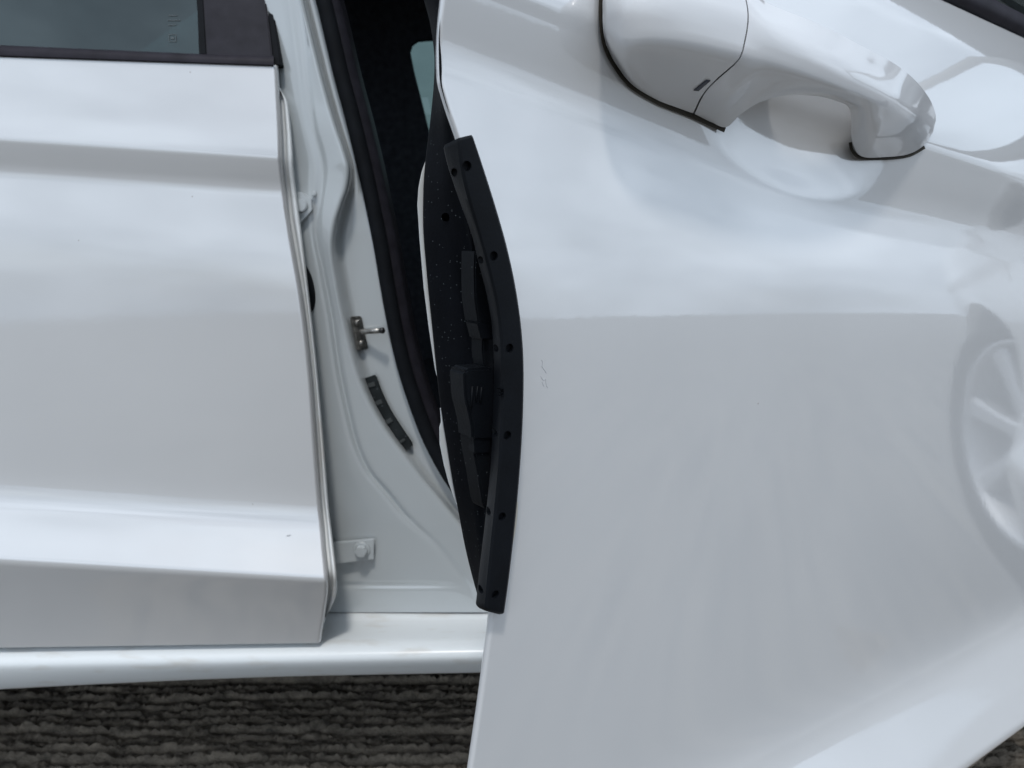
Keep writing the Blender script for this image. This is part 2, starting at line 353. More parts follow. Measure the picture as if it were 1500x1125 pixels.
FL = [(408, 128), (414, 137), (421, 150), (425, 180), (428, 215), (430, 250), (436, 300), (445, 370), (452, 430), (460, 500), (466, 560), (474, 650), (481, 740), (488, 800), (493, 846), (493, 868), (486, 888), (470, 915)]
fl = curve(FL, 90); rows = []
for x, y in fl:
    u, h0 = surf_hit(CARF, x, y, -0.012); ue = rdE(h0)
    wd = u - ue
    sect = [(ue - 0.012, -0.014), (ue - 0.0005, -0.0165), (ue + 0.16*wd, -0.0165), (ue + 0.38*wd, -0.0125), (ue + 0.62*wd, -0.0100), (ue + 0.86*wd, -0.0097), (u - 0.0005, -0.0108), (u, -0.0128), (u - 0.0008, -0.017), (u - 0.02, -0.03)]
    rows.append([surf(CARF, a, h0, d) for a, d in sect])
grid('door_flange', rows, M_hem, REAR)

# ------------------------------------------------------------------ rear door window, mouldings
def sheet(name, fr, poly, off, m, parent, thick=0.003, n=None, **props):
    bm = bmesh.new(); f = bm.faces.new([bm.verts.new(SP(fr, x, y, off)) for x, y in poly])
    e = bmesh.ops.extrude_face_region(bm, geom=[f]); vs = [g_ for g_ in e['geom'] if isinstance(g_, bmesh.types.BMVert)]
    bmesh.ops.translate(bm, verts=vs, vec=Vector(-fr.N * thick))
    bmesh.ops.bevel(bm, geom=bm.edges[:], offset=min(0.001, thick*0.3), segments=2, affect='EDGES')
    return bm_obj(name, bm, m, parent, **props)
# belt moulding: rounded bar
rows = []
for x in np.linspace(-420, 401, 30):
    yt = 66 + 0.0445 * x if x < 300 else 79.3 + 0.028 * (x - 300); yb = 83.5 + 0.0345 * x
    p = []
    for f_, d in [(0, -0.012), (0, -0.001), (0.06, 0.0012), (0.5, 0.0030), (0.85, 0.0026), (0.97, 0.001), (1.0, -0.002), (1.0, -0.02)]:
        p.append(SP(CARF, x, yt + (yb - yt)*f_, d))
    rows.append(p)
grid('belt_moulding', rows, M_beltm, REAR, wrap=True, caps=True, sharp=50)
sheet('window_pane', CARF, [(-420, 60), (296, 84), (289, -6), (280, -130), (-420, -160)], -0.007, M_glass, REAR, 0.004)
sheet('window_channel', CARF, [(291, 80), (303, 80), (298, -5), (288, -130), (279, -130), (288, -5)], -0.0015, M_rubber, REAR, 0.006)
sheet('pillar_cover', CARF, [(302.5, 82), (399, 85), (394, 40), (388, -10), (365, -130), (287, -130), (297, -10)], -0.0005, M_pillar, REAR, 0.008)
sheet('pillar_seal', CARF, [(399.5, 96), (412, 96), (411, 90), (406, 50), (398, 0), (370, -130), (358, -130), (388.5, -2), (395, 42)], -0.003, M_rubber, REAR, 0.02)
# small etched marks on the glass
bm = bmesh.new()
def mark(x, y, wx, wy):
    bm.faces.new([bm.verts.new(SP(CARF, a, c, -0.0066)) for a, c in ((x, y), (x+wx, y), (x+wx, y+wy), (x, y+wy))])
for k_, ww in enumerate((14, 18, 12)): mark(246, 22 + k_*7, ww, 1.3)
mark(247, 50, 11, 1.2); mark(247, 60, 11, 1.2); mark(247, 50, 1.2, 11); mark(257, 50, 1.2, 11); mark(250, 54, 5, 3.5)
M_etch = mat('etching', (0.075, 0.09, 0.095), 0.8)[0]
bm_obj('glass_etching', bm, M_etch, REAR)

# ------------------------------------------------------------------ door jamb (B pillar) as a pressed panel
JR = [(-560, 322), (-140, 412), (-60, 430), (0, 445), (60, 460), (120, 475), (180, 492), (225, 507), (250, 513), (272, 511), (300, 502), (330, 493), (360, 489), (420, 497), (470, 507), (520, 519), (560, 531), (600, 549), (640, 574), (670, 598), (700, 621), (730, 646), (760, 670), (800, 704), (850, 750), (910, 808)]
JS = [(-560, 342), (-140, 432), (-60, 452), (0, 468), (50, 480), (110, 494), (170, 510), (240, 527), (300, 540), (360, 552), (420, 562), (480, 573), (540, 587), (590, 603), (640, 622), (685, 645), (720, 668), (760, 705), (800, 750), (850, 815), (910, 890)]
GR = [(-560, 306), (-140, 400), (0, 432), (180, 455), (250, 470), (330, 462), (400, 474), (470, 487), (540, 497), (593, 508), (647, 521), (690, 540), (722, 567), (753, 592), (800, 640), (910, 720)]
JR, JS, GR = [np.array(a, float) for a in (JR, JS, GR)]
DJ = -0.040
ys = np.concatenate([np.linspace(-560, -145, 20), np.linspace(-140, 843, 130), np.linspace(846, 869, 15), np.linspace(872, 897, 7)])
rows = []
for y in ys:
    xr, xs_, xg = (float(herm(a[:, 0], a[:, 1], y)) for a in (JR, JS, GR))
    gd = 0.0038 * float(np.interp(y, [300, 420, 740, 790], [0, 1, 1, 0]))
    emb = 0.0032 * math.exp(-((y - 857) / 3.6)**2)
    bulge = 0.006 * float(np.interp(y, [-140, 150, 240, 330, 400], [0.2, 0.5, 1, 0.4, 0]))
    xl = float(herm([-560, -140, 0, 100, 300, 560, 850, 910], [215, 300, 340, 360, 370, 400, 420, 420], y))
    st = min(1.0, max(0.15, (xs_ - xr) / 45))
    sec = [(xl, DJ - 0.01), (xl*0.35 + xg*0.65, DJ - 0.003), (xg - 9, DJ + 0.001), (xg - 4, DJ), (xg, DJ - gd), (xg + 4, DJ), (xg + 9, DJ + 0.001 + bulge*0.3),
           *[(xg + 9 + (xr - xg - 16)*f_, DJ + 0.001 + 0.001*f_ + bulge*(0.3 + 0.7*f_)) for f_ in (0.12, 0.25, 0.4, 0.55, 0.7, 0.85)], (xr - 7, DJ + 0.002 + bulge), (xr - 3, DJ + 0.0012 + bulge), (xr, DJ - 0.0015 + bulge), (xr + 3*st, DJ - 0.007 + bulge*0.5), (xr + 5*st + 1, DJ - 0.014),
           (xr + 9*st + 1, DJ - 0.019), (xr + 14*st + 1, DJ - 0.0205), (xr*0.5 + xs_*0.5 + 6*st, DJ - 0.0205), (xs_ - 7*st, DJ - 0.0195), (xs_, DJ - 0.020), (xs_ + 8, DJ - 0.026)]
    p = np.array([[x, d] for x, d in sec])
    rr = []
    for a in range(len(p)):
        x, d = p[a]
        inside = 1.0 if 500 < x < 662 else 0.0
        rr.append(CARF.P(x, y, d - emb*inside))
    rows.append(rr)
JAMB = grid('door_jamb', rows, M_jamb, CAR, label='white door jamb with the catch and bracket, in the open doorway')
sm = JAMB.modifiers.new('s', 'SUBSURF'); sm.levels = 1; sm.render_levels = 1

# sill: ledge, rounded shoulder and side, one lofted section along the car
hJ = CARF.hit(560, 903, DJ)[1]; hS = CARF.hit(560, 946, 0.018)[1]
hB = CARF.hit(560, 990, 0.012)[1]
rows = []
for u in np.linspace(-1.15, 0.68, 60):
    dr = 0.030 * max(0, (-0.22 - u)) ** 1.5 * 1.6
    hb_ = hB - dr
    sec = [(DJ - 0.03, hJ + 0.002), (DJ - 0.004, hJ + 0.0015), (DJ + 0.002, hJ), (DJ + 0.006, hJ - 0.0022), (-0.010, hJ*0.5 + hS*0.5 - 0.001), (0.009, hS + 0.0022), (0.015, hS + 0.0008), (0.0205, hS - 0.0015), (0.0250, hS - 0.0045), (0.0272, hS - 0.0085),
           (0.0276, hS - 0.012), (0.0235, hS*0.45 + hb_*0.55), (0.014, hb_ + 0.003), (0.011, hb_), (0.0, hb_ - 0.001), (-0.08, hb_ + 0.004)]
    rows.append([CARF.w(u, h, d) for d, h in sec])
SILL = grid('sill', rows, M_sill, CAR)
sm = SILL.modifiers.new('s', 'SUBSURF'); sm.levels = 1; sm.render_levels = 1

# striker
bm = bmesh.new(); dS = DJ - 0.019
def box(bm, c, ax, sz, bev=0.0006):
    m_ = Matrix((Vector(ax[0]).normalized(), Vector(ax[1]).normalized(), Vector(ax[2]).normalized())).transposed().to_4x4(); m_.translation = Vector(c)
    r_ = bmesh.ops.create_cube(bm, size=1, matrix=m_ @ Matrix.Diagonal((*sz, 1)))
    if bev:
        es = list({e for v_ in r_['verts'] for e in v_.link_edges}); bmesh.ops.bevel(bm, geom=es, offset=bev, segments=2, affect='EDGES')
yaw = R(50); pn = CARF.N*math.cos(yaw) + CARF.U*math.sin(yaw); pt_ = CARF.U*math.cos(yaw) - CARF.N*math.sin(yaw)
c = CARF.P(526, 488, dS + 0.004); tilt = Z3*0.985 - CARF.U*0.17
bm = bmesh.new(); box(bm, c, (pt_, tilt, pn), (0.0145, 0.036, 0.004), 0.0012)
for s in (-1, 1): cyl(bm, c + tilt*0.011*s + pn*0.001, pn, 0.0042, 0.0035, 0.0035, 12)
STR = bm_obj('door_catch', bm, M_steel, CAR, label='steel door catch with a short round pin')
a = CARF.P(528, 486, dS + 0.008); e_ = CARF.P(563, 484, dS + 0.020)
tube('pin', np.array([a + (e_ - a)*s for s in (0, .1, .5, .86)]), [0.0030, 0.0028, 0.0028, 0.0028], M_steel, STR)
tube('pin_tip', np.array([a + (e_ - a)*s for s in (.84, .88, .96, 1.0)]), [0.0030, 0.0032, 0.0032, 0.0018], M_tipblack, STR)

# rubber pad on the jamb
ctr = curve([(540, 552), (549, 577), (563, 606), (580, 633), (597, 658)], 26); rows = []
for k_, (x, y) in enumerate(ctr):
    tn = ctr[min(k_+1, 25)] - ctr[max(k_-1, 0)]; tn /= np.linalg.norm(tn); nn = np.array([tn[1], -tn[0]])
    hw = 11.5 if 0 < k_ < 25 else 9.5; lump = 0.0012*math.sin(k_*1.3)*(k_ % 5 == 0)
    z0 = dS + 0.002
    rows.append([CARF.P(*(np.array([x, y]) + nn*s*hw), z0 + d) for s, d in [(-1, -0.003), (-1, 0.003), (-0.8, 0.0048), (-.25, 0.0052 + lump), (.25, 0.0052 + lump), (.8, 0.0048), (1, 0.003), (1, -0.003)]])
PAD = grid('rubber_pad', rows, M_pad, CAR, wrap=True, caps=True, sharp=40, label='curved black rubber pad stuck on the jamb below the catch')
for k_ in (3, 9, 15, 22):
    x, y = ctr[k_]; tn = ctr[k_+1] - ctr[k_-1]; tn /= np.linalg.norm(tn); nn = np.array([tn[1], -tn[0]])
    bm = bmesh.new(); p = CARF.P(x, y, dS + 0.0075); q_ = CARF.P(*(np.array([x, y]) + tn*8), dS + 0.0075) - p
    box(bm, p, (q_, np.cross(CARF.N, q_), CARF.N), (0.003 + 0.002*(k_ % 2), 0.008, 0.0024), 0.0006); bm_obj('raised_block', bm, M_padblock, PAD)

# check bracket with bolt
BR = prism('hinge_bracket', CARF, [(440, 800), (548, 790), (547, 820), (470, 829), (440, 830)], DJ + 0.0045, DJ + 0.0005, M_jamb, CAR, 0.0007, label='flat white bracket bolted low on the jamb')
pb = CARF.P(530, 805, DJ + 0.0045); ax = CARF.N
bm = bmesh.new(); cyl(bm, pb, ax, 0.0095, 0.0088, 0.0022, 28, bev=0.0006); bm_obj('washer', bm, M_jamb, BR)
bm = bmesh.new(); cyl(bm, pb + ax*0.0022, ax, 0.0072, 0.0068, 0.006, 6, bev=0.0008); bm_obj('bolt', bm, M_jamb, BR)
# upper hinge leaf with bolt, mostly hidden by the rear door
HG = prism('upper_hinge', CARF, [(405, 280), (440, 281), (456, 292), (457, 308), (436, 331), (405, 334)], DJ + 0.006, DJ - 0.002, M_jamb, CAR, 0.0006)
pb = CARF.P(441, 301, DJ + 0.006)
bm = bmesh.new(); cyl(bm, pb, ax, 0.0068, 0.0062, 0.0045, 20, bev=0.0008); bm_obj('bolt', bm, M_jamb, HG)
pb = CARF.P(460, 284, DJ + 0.002); bm = bmesh.new(); cyl(bm, pb, ax, 0.0030, 0.0022, 0.003, 14, bev=0.0006); bm_obj('spot_rivet', bm, M_jamb, HG)
# grommet of the wiring loom
ce = CARF.P(446, 422, DJ - 0.001); bm = bmesh.new(); bmesh.ops.create_uvsphere(bm, u_segments=24, v_segments=14, radius=1, matrix=Matrix.Translation(Vector(ce)) @ Matrix.Rotation(R(2), 4, 'Z') @ Matrix.Rotation(R(-8), 4, 'Y') @ Matrix.Diagonal((0.0105, 0.008, 0.026, 1)))
bm_obj('wiring_grommet', bm, M_rubber, CAR)

# door seal and dark trim beyond it
ps = np.array([CARF.P(float(herm(JS[:, 0], JS[:, 1], y)) + 6, y, DJ - 0.012) for y in np.linspace(-550, 905, 120)])
tube('door_seal', ps, 0.0078, M_rubber, CAR, 12)
rows = []
for y in np.linspace(-555, 905, 80):
    xs_ = float(herm(JS[:, 0], JS[:, 1], y))
    rows.append([CARF.P(xs_ + 4, y, DJ - 0.022), CARF.P(xs_ + 16, y, DJ - 0.021), CARF.P(xs_ + 27, y, DJ - 0.026), CARF.P(xs_ + 31, y, DJ - 0.036), CARF.P(xs_ + 36, y, DJ - 0.10), CARF.P(xs_ + 34, y, DJ - 0.26)])
grid('pillar_trim', rows, M_pillar, CAR)

# ------------------------------------------------------------------ cabin
def wall(bm, c4): bm.faces.new([bm.verts.new(CARF.w(*p)) for p in c4])
bm = bmesh.new(); zt, zb, ur, uf, df = 0.78, -0.36, -1.15, 1.0, -1.45
wall(bm, [(ur, zt, -0.03), (uf, zt, -0.03), (uf, zt, df), (ur, zt, df)])
wall(bm, [(ur, zb, -0.05), (uf, zb, -0.05), (uf, zb, df), (ur, zb, df)])
wall(bm, [(ur, zb, -0.03), (ur, zt, -0.03), (ur, zt, df), (ur, zb, df)])
wall(bm, [(uf, zb, -0.03), (uf, zt, -0.03), (uf, zt, df), (uf, zb, df)])
ul = CARF.hit(395, 560, -0.07)[0]
wall(bm, [(ur, zb, -0.07), (ul, zb, -0.07), (ul, 0.16, -0.07), (ur, 0.16, -0.07)])
wall(bm, [(ur, zt, -0.03), (uf, zt, -0.03), (uf, 0.60, -0.03), (ur, 0.60, -0.03)])
# far side with its window opening
wp = [CARF.hit(x, y, df) for x, y in [(600, 74), (603, 64), (611, 58), (622, 57), (760, 50), (900, 44), (900, 210), (760, 225), (640, 236), (630, 200), (616, 143), (606, 104)]]
rect = []
cu, chh = np.mean([p[0] for p in wp]), np.mean([p[1] for p in wp])
for u_, h_ in wp:
    du, dh = u_ - cu, h_ - chh; s = min((((uf if du > 0 else ur) - cu)/du) if abs(du) > 1e-6 else 9e9, (((zt if dh > 0 else zb) - chh)/dh) if abs(dh) > 1e-6 else 9e9)
    rect.append((cu + du*s, chh + dh*s))
vi = [bm.verts.new(CARF.w(u_, h_, df)) for u_, h_ in wp]; vo_ = [bm.verts.new(CARF.w(u_, h_, df)) for u_, h_ in rect]; vj = [bm.verts.new(CARF.w(u_, h_, df - 0.03)) for u_, h_ in wp]
n_ = len(wp)
for a in range(n_):
    c2 = (a + 1) % n_; bm.faces.new([vi[a], vi[c2], vo_[c2], vo_[a]]); bm.faces.new([vi[a], vj[a], vj[c2], vi[c2]])
CAB = bm_obj('cabin', bm, M_lining, CAR)
bm = bmesh.new(); f = bm.faces.new([bm.verts.new(CARF.w(cu + (u_-cu)*1.03, chh + (h_-chh)*1.03, df - 0.028)) for u_, h_ in wp])
e = bmesh.ops.extrude_face_region(bm, geom=[f]); bmesh.ops.translate(bm, verts=[v_ for v_ in e['geom'] if isinstance(v_, bmesh.types.BMVert)], vec=Vector(-CARF.N*0.003))
bm_obj('far_window', bm, M_farglass, CAB, label='small teal window on the far side of the cabin')
# front seat
def loft_box(name, secs, m, parent):
    rows = []
    for (c, a1, a2, w1, w2) in secs:
        r_ = []
        for an in np.linspace(0, 2*math.pi, 28, endpoint=False):
            ca, sa = math.cos(an), math.sin(an); k_ = 0.55
            r_.append(c + a1*w1*np.sign(ca)*abs(ca)**k_ + a2*w2*np.sign(sa)*abs(sa)**k_)
        rows.append(r_)
    return grid(name, rows, m, parent, wrap=True, caps=True)
M_seat = plastic('seat_fabric', (0.11, 0.12, 0.14), 0.9)
secs = []
for s, w1 in [(0, .18), (.03, .23), (.2, .25), (.45, .24), (.6, .2), (.64, .15)]:
    secs.append((CARF.w(0.20 - 0.24*s, -0.26 + s, -0.40), CARF.N, CARF.U, w1, 0.065))
SEAT = loft_box('front_seat', secs, M_seat, CAR)
secs = []
for s, w1 in [(0, .05), (.02, .065), (.28, .07), (.46, .065), (.48, .05)]:
    secs.append((CARF.w(0.16 + s, -0.28, -0.40), CARF.N, Z3, 0.23, w1))
loft_box('seat_cushion', secs, M_seat, SEAT)

# ------------------------------------------------------------------ front door (open)
FD_EDGE = [(652, -60), (645, 0), (641, 40), (639.5, 80), (641, 115), (650, 150), (667, 200), (690, 270), (712, 350), (728, 430), (737, 500), (739, 580), (737, 660), (732, 740), (725, 820), (717, 900), (706, 985), (697, 1050), (686, 1125), (668, 1230), (636, 1400)]
FD_EDGE = [(x + 4, y) for x, y in FD_EDGE]; fdE = edge_fn(DOORF, FD_EDGE); LD = 0.80
duc, dhc = surf_hit(DOORF, 1185, 172); dax = (surf_hit(DOORF, 1345, 215)[0] - surf_hit(DOORF, 1050, 165)[0])/2
hslope = -0.13
def dish(u, h0):
    a = (u - duc)/(dax*1.08); c = (h0 - dhc)/0.027
    tt = np.clip(1.0 - a*a - c*c, 0, 1); return -0.0065*tt**1.6
rows = []
hs = np.sort(np.concatenate([hrows(lev(880), lev(98), 130), np.linspace(dhc - 0.045, dhc + 0.045, 50)]))
for h in hs:
    ue = float(fdE(h)); tt = np.concatenate([[0, 0.0006, 0.0018, 0.004, 0.008], np.linspace(0.014, 0.07, 7)[:-1], np.linspace(0.07, 0.58, 90)[:-1], np.linspace(0.58, 1, 24)])
    us = ue + 0.0014 + tt*(LD - ue - 0.0014)
    r_ = [surf(DOORF, ue + 0.0015, h, -0.0034), surf(DOORF, ue + 0.0003, h, -0.0031), surf(DOORF, ue, h, -0.0025)]
    for a in np.linspace(math.pi/2, 0.15, 6): r_.append(surf(DOORF, ue + 0.0014 - 0.0014*math.sin(a), h, -0.0014 + 0.0014*math.cos(a)))
    r_ += [surf(DOORF, u, h, dish(u, h)) for u in us]
    r_.append(surf(DOORF, LD + 0.003, h, -0.003)); r_.append(surf(DOORF, LD + 0.003, h, -0.03)); rows.append(r_)
lo = [np.array(p) for p in rows[0]]; bt = [[p - DOORF.N*0.03 + Z3*0.004 for p in lo], [p - DOORF.N*0.001 - Z3*0.001 for p in lo]]
up = [np.array(p) for p in rows[-1]]; tp = [[p + Z3*0.0012 - DOORF.N*0.001 for p in up], [p + Z3*0.002 - DOORF.N*0.012 for p in up]]
FD = grid('front_door', bt + rows + tp, M_paint, CAR, flip=False, label='white front door swung open towards the viewer with pull handle')

# inner shell of the door so that it has its thickness
rows = []
for h in np.linspace(lev(875), lev(110), 40):
    ue = float(fdE(h)) + 0.012
    rows.append([surf(DOORF, ue, h, -0.012), surf(DOORF, ue + 0.02, h, -0.024), surf(DOORF, ue + 0.055, h, -0.06), surf(DOORF, ue + 0.10, h, -0.09), surf(DOORF, LD - 0.06, h, -0.10), surf(DOORF, LD, h, -0.05), surf(DOORF, LD, h, -0.02)])
grid('door_inner_panel', rows, M_pillar, FD, thick=0.002)

# black edge trim (rear end of the open door)
TL = np.array([(-60, 608), (0, 621), (30, 629), (60, 634), (90, 636.5), (120, 635.5), (160, 632), (200, 627.5), (240, 622.5), (280, 620), (320, 619.5), (400, 625), (480, 633), (550, 640), (600, 646), (650, 654), (700, 662), (750, 671.5), (800, 681), (860, 696), (905, 710), (930, 716)], float)
TR = np.array([(-60, 655), (0, 648), (60, 643), (110, 644), (150, 653), (200, 670), (260, 675), (320, 685), (380, 694), (450, 698), (520, 701), (600, 705), (660, 709), (740, 717), (800, 716), (860, 716), (905, 718), (930, 719)], float)
TD = -0.036
rows = []
for y in np.linspace(-60, 893, 120):
    xl, xr = float(herm(TL[:, 0], TL[:, 1], y)), float(herm(TR[:, 0], TR[:, 1], y)); wd = xr - xl
    k_ = min(1, wd/50)
    p = [DOORF.P(xl + 4*k_, y, TD - 0.016), DOORF.P(xl + 1.2*k_, y, TD - 0.0015), DOORF.P(xl, y, TD), DOORF.P(xl + 0.02*wd, y, TD + 0.001)]
    for f_, ex in ((0.2, .0006*k_), (0.5, .001*k_), (0.68, .0004*k_), (0.78, -.0014*k_), (0.88, -.0018*k_), (0.97, -.001*k_)):
        p.append(DOORF.P(xl + wd*f_, y, TD*(1-f_) - 0.012*f_ + ex))
    q0 = DOORF.P(xr, y, -0.0125); p.append(q0)
    dv = DOORF.U*0.85 - DOORF.N*0.5; p += [q0 + dv*0.0015*k_ - DOORF.N*0.0004, q0 + dv*0.012 * k_, q0 + dv*0.022*k_]
    rows.append(p)
TRIM = grid('edge_trim', rows, M_trim, FD, label='dusty black plastic trim on the end of the open door')
# white inner sheet peeping past the trim
SL = np.array([(200, 632), (236, 623), (252, 617.5), (275, 613), (300, 611.3), (350, 614.5), (420, 620.5), (480, 628), (540, 637), (552, 640), (558, 648), (592, 652), (598, 644.5), (618, 646), (625, 643.5), (650, 644), (680, 650), (705, 656.5), (730, 665), (760, 678)], float)
rows = []
for y in np.linspace(205, 758, 160):
    x = float(np.interp(y, SL[:, 0], SL[:, 1])); xt = float(herm(TL[:, 0], TL[:, 1], y))
    rows.append([DOORF.P(x + 2, y, TD - 0.010), DOORF.P(x + .3, y, TD - 0.0040), DOORF.P(x, y, TD - 0.003), DOORF.P(x + .6, y, TD - 0.002), DOORF.P(max(x + 1, xt + 3), y, TD - 0.0016), DOORF.P(max(x + 1, xt + 12), y, TD - 0.0025)])
grid('inner_sheet_edge', rows, M_hem, FD, sharp=60)
# two screw recesses in the trim: black discs, their inner shade put into colour
M_recess_shade = mat('recess_shade', (0.0004, 0.0004, 0.0005), 0.9, spec=0.0)[0]
def trim_shade_disc(x, y, rx):
    xl, xr = float(herm(TL[:, 0], TL[:, 1], y)), float(herm(TR[:, 0], TR[:, 1], y)); f_ = (x - xl)/(xr - xl); d = TD*(1-f_) - 0.012*f_ + 0.0012
    a = DOORF.P(x, y, d); nrm = -DOORF.U*0.75 + DOORF.N*0.66; bm = bmesh.new()
    cyl(bm, a - nrm*0.003, nrm, rx*1.0, rx, 0.0034, 18); bm_obj('recess_shade_disc', bm, M_recess_shade, FD)
trim_shade_disc(653, 318, 0.0016); trim_shade_disc(683, 619, 0.0016)

# ------------------------------------------------------------------ door edge protector (black strip swung out over the edge)
SR = [(693, 201), (706, 240), (725, 300), (742, 360), (755, 420), (763.5, 480), (767, 540), (765.5, 620), (760.5, 700), (753, 780), (745, 850), (738.5, 897)]
SLf = [(650, 217), (656, 243), (671, 288), (690, 341), (701, 385), (713, 432), (720.5, 480), (723.5, 540), (722, 610), (718.5, 680), (711, 760), (704, 820), (697, 884)]
SM = [(672, 206), (676, 244), (686, 290), (703, 350), (717, 400), (728, 450), (733.5, 500), (735, 560), (733.5, 620), (730, 690), (723, 765), (716, 835), (711, 890)]
NS = 120
cr_, cl_, cm_ = curve(SR, NS), curve(SLf, NS), curve(SM, NS); rows = []
for k_ in range(NS):
    L_, M_, R_ = cl_[k_], cm_[k_], cr_[k_]
    e = 1.0
    p = [DOORF.P(*(L_ + (M_-L_)*.06), -0.006), DOORF.P(*L_, -0.0005), DOORF.P(*(L_ + (M_-L_)*.05), 0.0008), DOORF.P(*(L_ + (M_-L_)*.55), 0.0053), DOORF.P(*(M_ - (M_-L_)*.1), 0.0083), DOORF.P(*M_, 0.0087), DOORF.P(*(M_ + (R_-M_)*.1), 0.0094),
         DOORF.P(*(M_ + (R_-M_)*.5), 0.0098), DOORF.P(*(R_ - (R_-M_)*.05), 0.0096), DOORF.P(*R_, 0.0086), DOORF.P(*(R_ - (R_-M_)*.02), 0.0055), DOORF.P(*(M_ + (R_-M_)*.5), 0.0035), DOORF.P(*M_, 0.002)]
    rows.append(p)
# chamfered ends
def shrink(row, f_, dv, j_):
    c = np.mean(row, axis=0); return [c + (np.array(q_) - c)*f_ + dv for q_ in row]
up_d = (rows[0][5] - rows[3][5]); up_d /= np.linalg.norm(up_d); dn_d = (rows[-1][5] - rows[-4][5]); dn_d /= np.linalg.norm(dn_d)
rows = [shrink(rows[0], 0.9, up_d*0.0009, 0)] + rows + [shrink(rows[-1], 0.93, dn_d*0.0007, 0), shrink(rows[-1], 0.72, dn_d*0.0014, 0)]
PROT = grid('edge_protector', rows, M_strip, CAR, wrap=True, caps=True, sharp=28, label='narrow curved black edge protector strip with paired round holes')
# real holes cut in the strip
HM = [(686, 243), (725, 375), (748, 510), (745, 638), (737, 757), (727, 871)]
HF = [(664.5, 252), (703, 381), (725.5, 511), (723.5, 635), (714, 752), (703.5, 866)]
bm = bmesh.new()
for x, y in HM: cyl(bm, DOORF.P(x, y, 0.0100) - DOORF.N*0.0026, DOORF.N*0.9 - DOORF.U*0.1, 0.0017, 0.0017, 0.006, 20)
for x, y in HF: cyl(bm, DOORF.P(x, y, 0.0045) - (DOORF.N*0.75 - DOORF.U*0.66)*0.0046, DOORF.N*0.75 - DOORF.U*0.66, 0.0014, 0.0014, 0.010, 18)
bmesh.ops.recalc_face_normals(bm, faces=bm.faces)
cme = bpy.data.meshes.new('cut'); bm.to_mesh(cme); bm.free(); cut = bpy.data.objects.new('cut', cme); sc.collection.objects.link(cut)
md = PROT.modifiers.new('holes', 'BOOLEAN'); md.object = cut; md.operation = 'DIFFERENCE'; md.solver = 'EXACT'
dg = bpy.context.evaluated_depsgraph_get(); nm = bpy.data.meshes.new_from_object(PROT.evaluated_get(dg)); PROT.modifiers.clear(); PROT.data = nm; nm.name = 'edge_protector'
bpy.data.objects.remove(cut); nm.set_sharp_from_angle(angle=R(28))
# the little moulded mark
bm = bmesh.new()
for (x, y, wx, wy) in [(732, 569, 1.4, 11), (732, 569, 5.5, 1.4), (732, 574.5, 4.5, 1.3), (732, 579, 5.5, 1.4), (736.6, 569, 1.3, 5)]:
    p = [DOORF.P(a, c, 0.0097) for a, c in ((x, y), (x+wx, y), (x+wx, y+wy), (x, y+wy))]; v1 = [bm.verts.new(q_) for q_ in p]; v2 = [bm.verts.new(q_ - DOORF.N*0.0018) for q_ in p]
    bm.faces.new(v1); bm.faces.new(v2[::-1])
    for a in range(4): bm.faces.new([v1[a], v2[a], v2[(a+1) % 4], v1[(a+1) % 4]])
bm_obj('moulded_mark', bm, M_trim, PROT)
# carrier pieces behind the strip
prism('carrier_arm', DOORF, [(696, 366), (703, 378), (709, 400), (720, 446), (722, 476), (701, 474), (696, 440), (695, 400)], -0.006, -0.016, M_arm, PROT, 0.0006)
prism('carrier_clip', DOORF, [(699.5, 473), (722, 472), (724, 497), (706, 498)], -0.005, -0.014, M_strip, PROT, 0.0005)
prism('carrier_arm', DOORF, [(707, 496), (725, 496), (725, 545), (712, 545), (707, 520)], -0.0075, -0.016, M_arm, PROT, 0.0006)
gb = prism('guide_block', DOORF, [(680, 545), (685, 540), (718, 538), (726, 541), (726, 645), (693, 645), (691, 622), (686, 600), (682, 585)], -0.0045, -0.016, M_strip, PROT, 0.0010)
for x, y0_, y1_ in ((690, 566, 600), (697.5, 566, 588), (703.5, 567, 590)):
    a = DOORF.P(x + 2, y0_, -0.0042); c = DOORF.P(x, y1_, -0.0042); tube('rib', np.array([a, a*.5 + c*.5, c]), 0.0004, M_strip, gb, 8)
prism('guide_foot', DOORF, [(692, 641), (722, 640), (721, 666), (719, 700), (713, 748), (708, 740), (700, 690), (695, 665)], -0.006, -0.016, M_arm, PROT, 0.0008)
prism('guide_clip', DOORF, [(694, 640), (720, 640), (718, 664), (696, 665)], -0.0052, -0.010, M_strip, PROT, 0.0004)

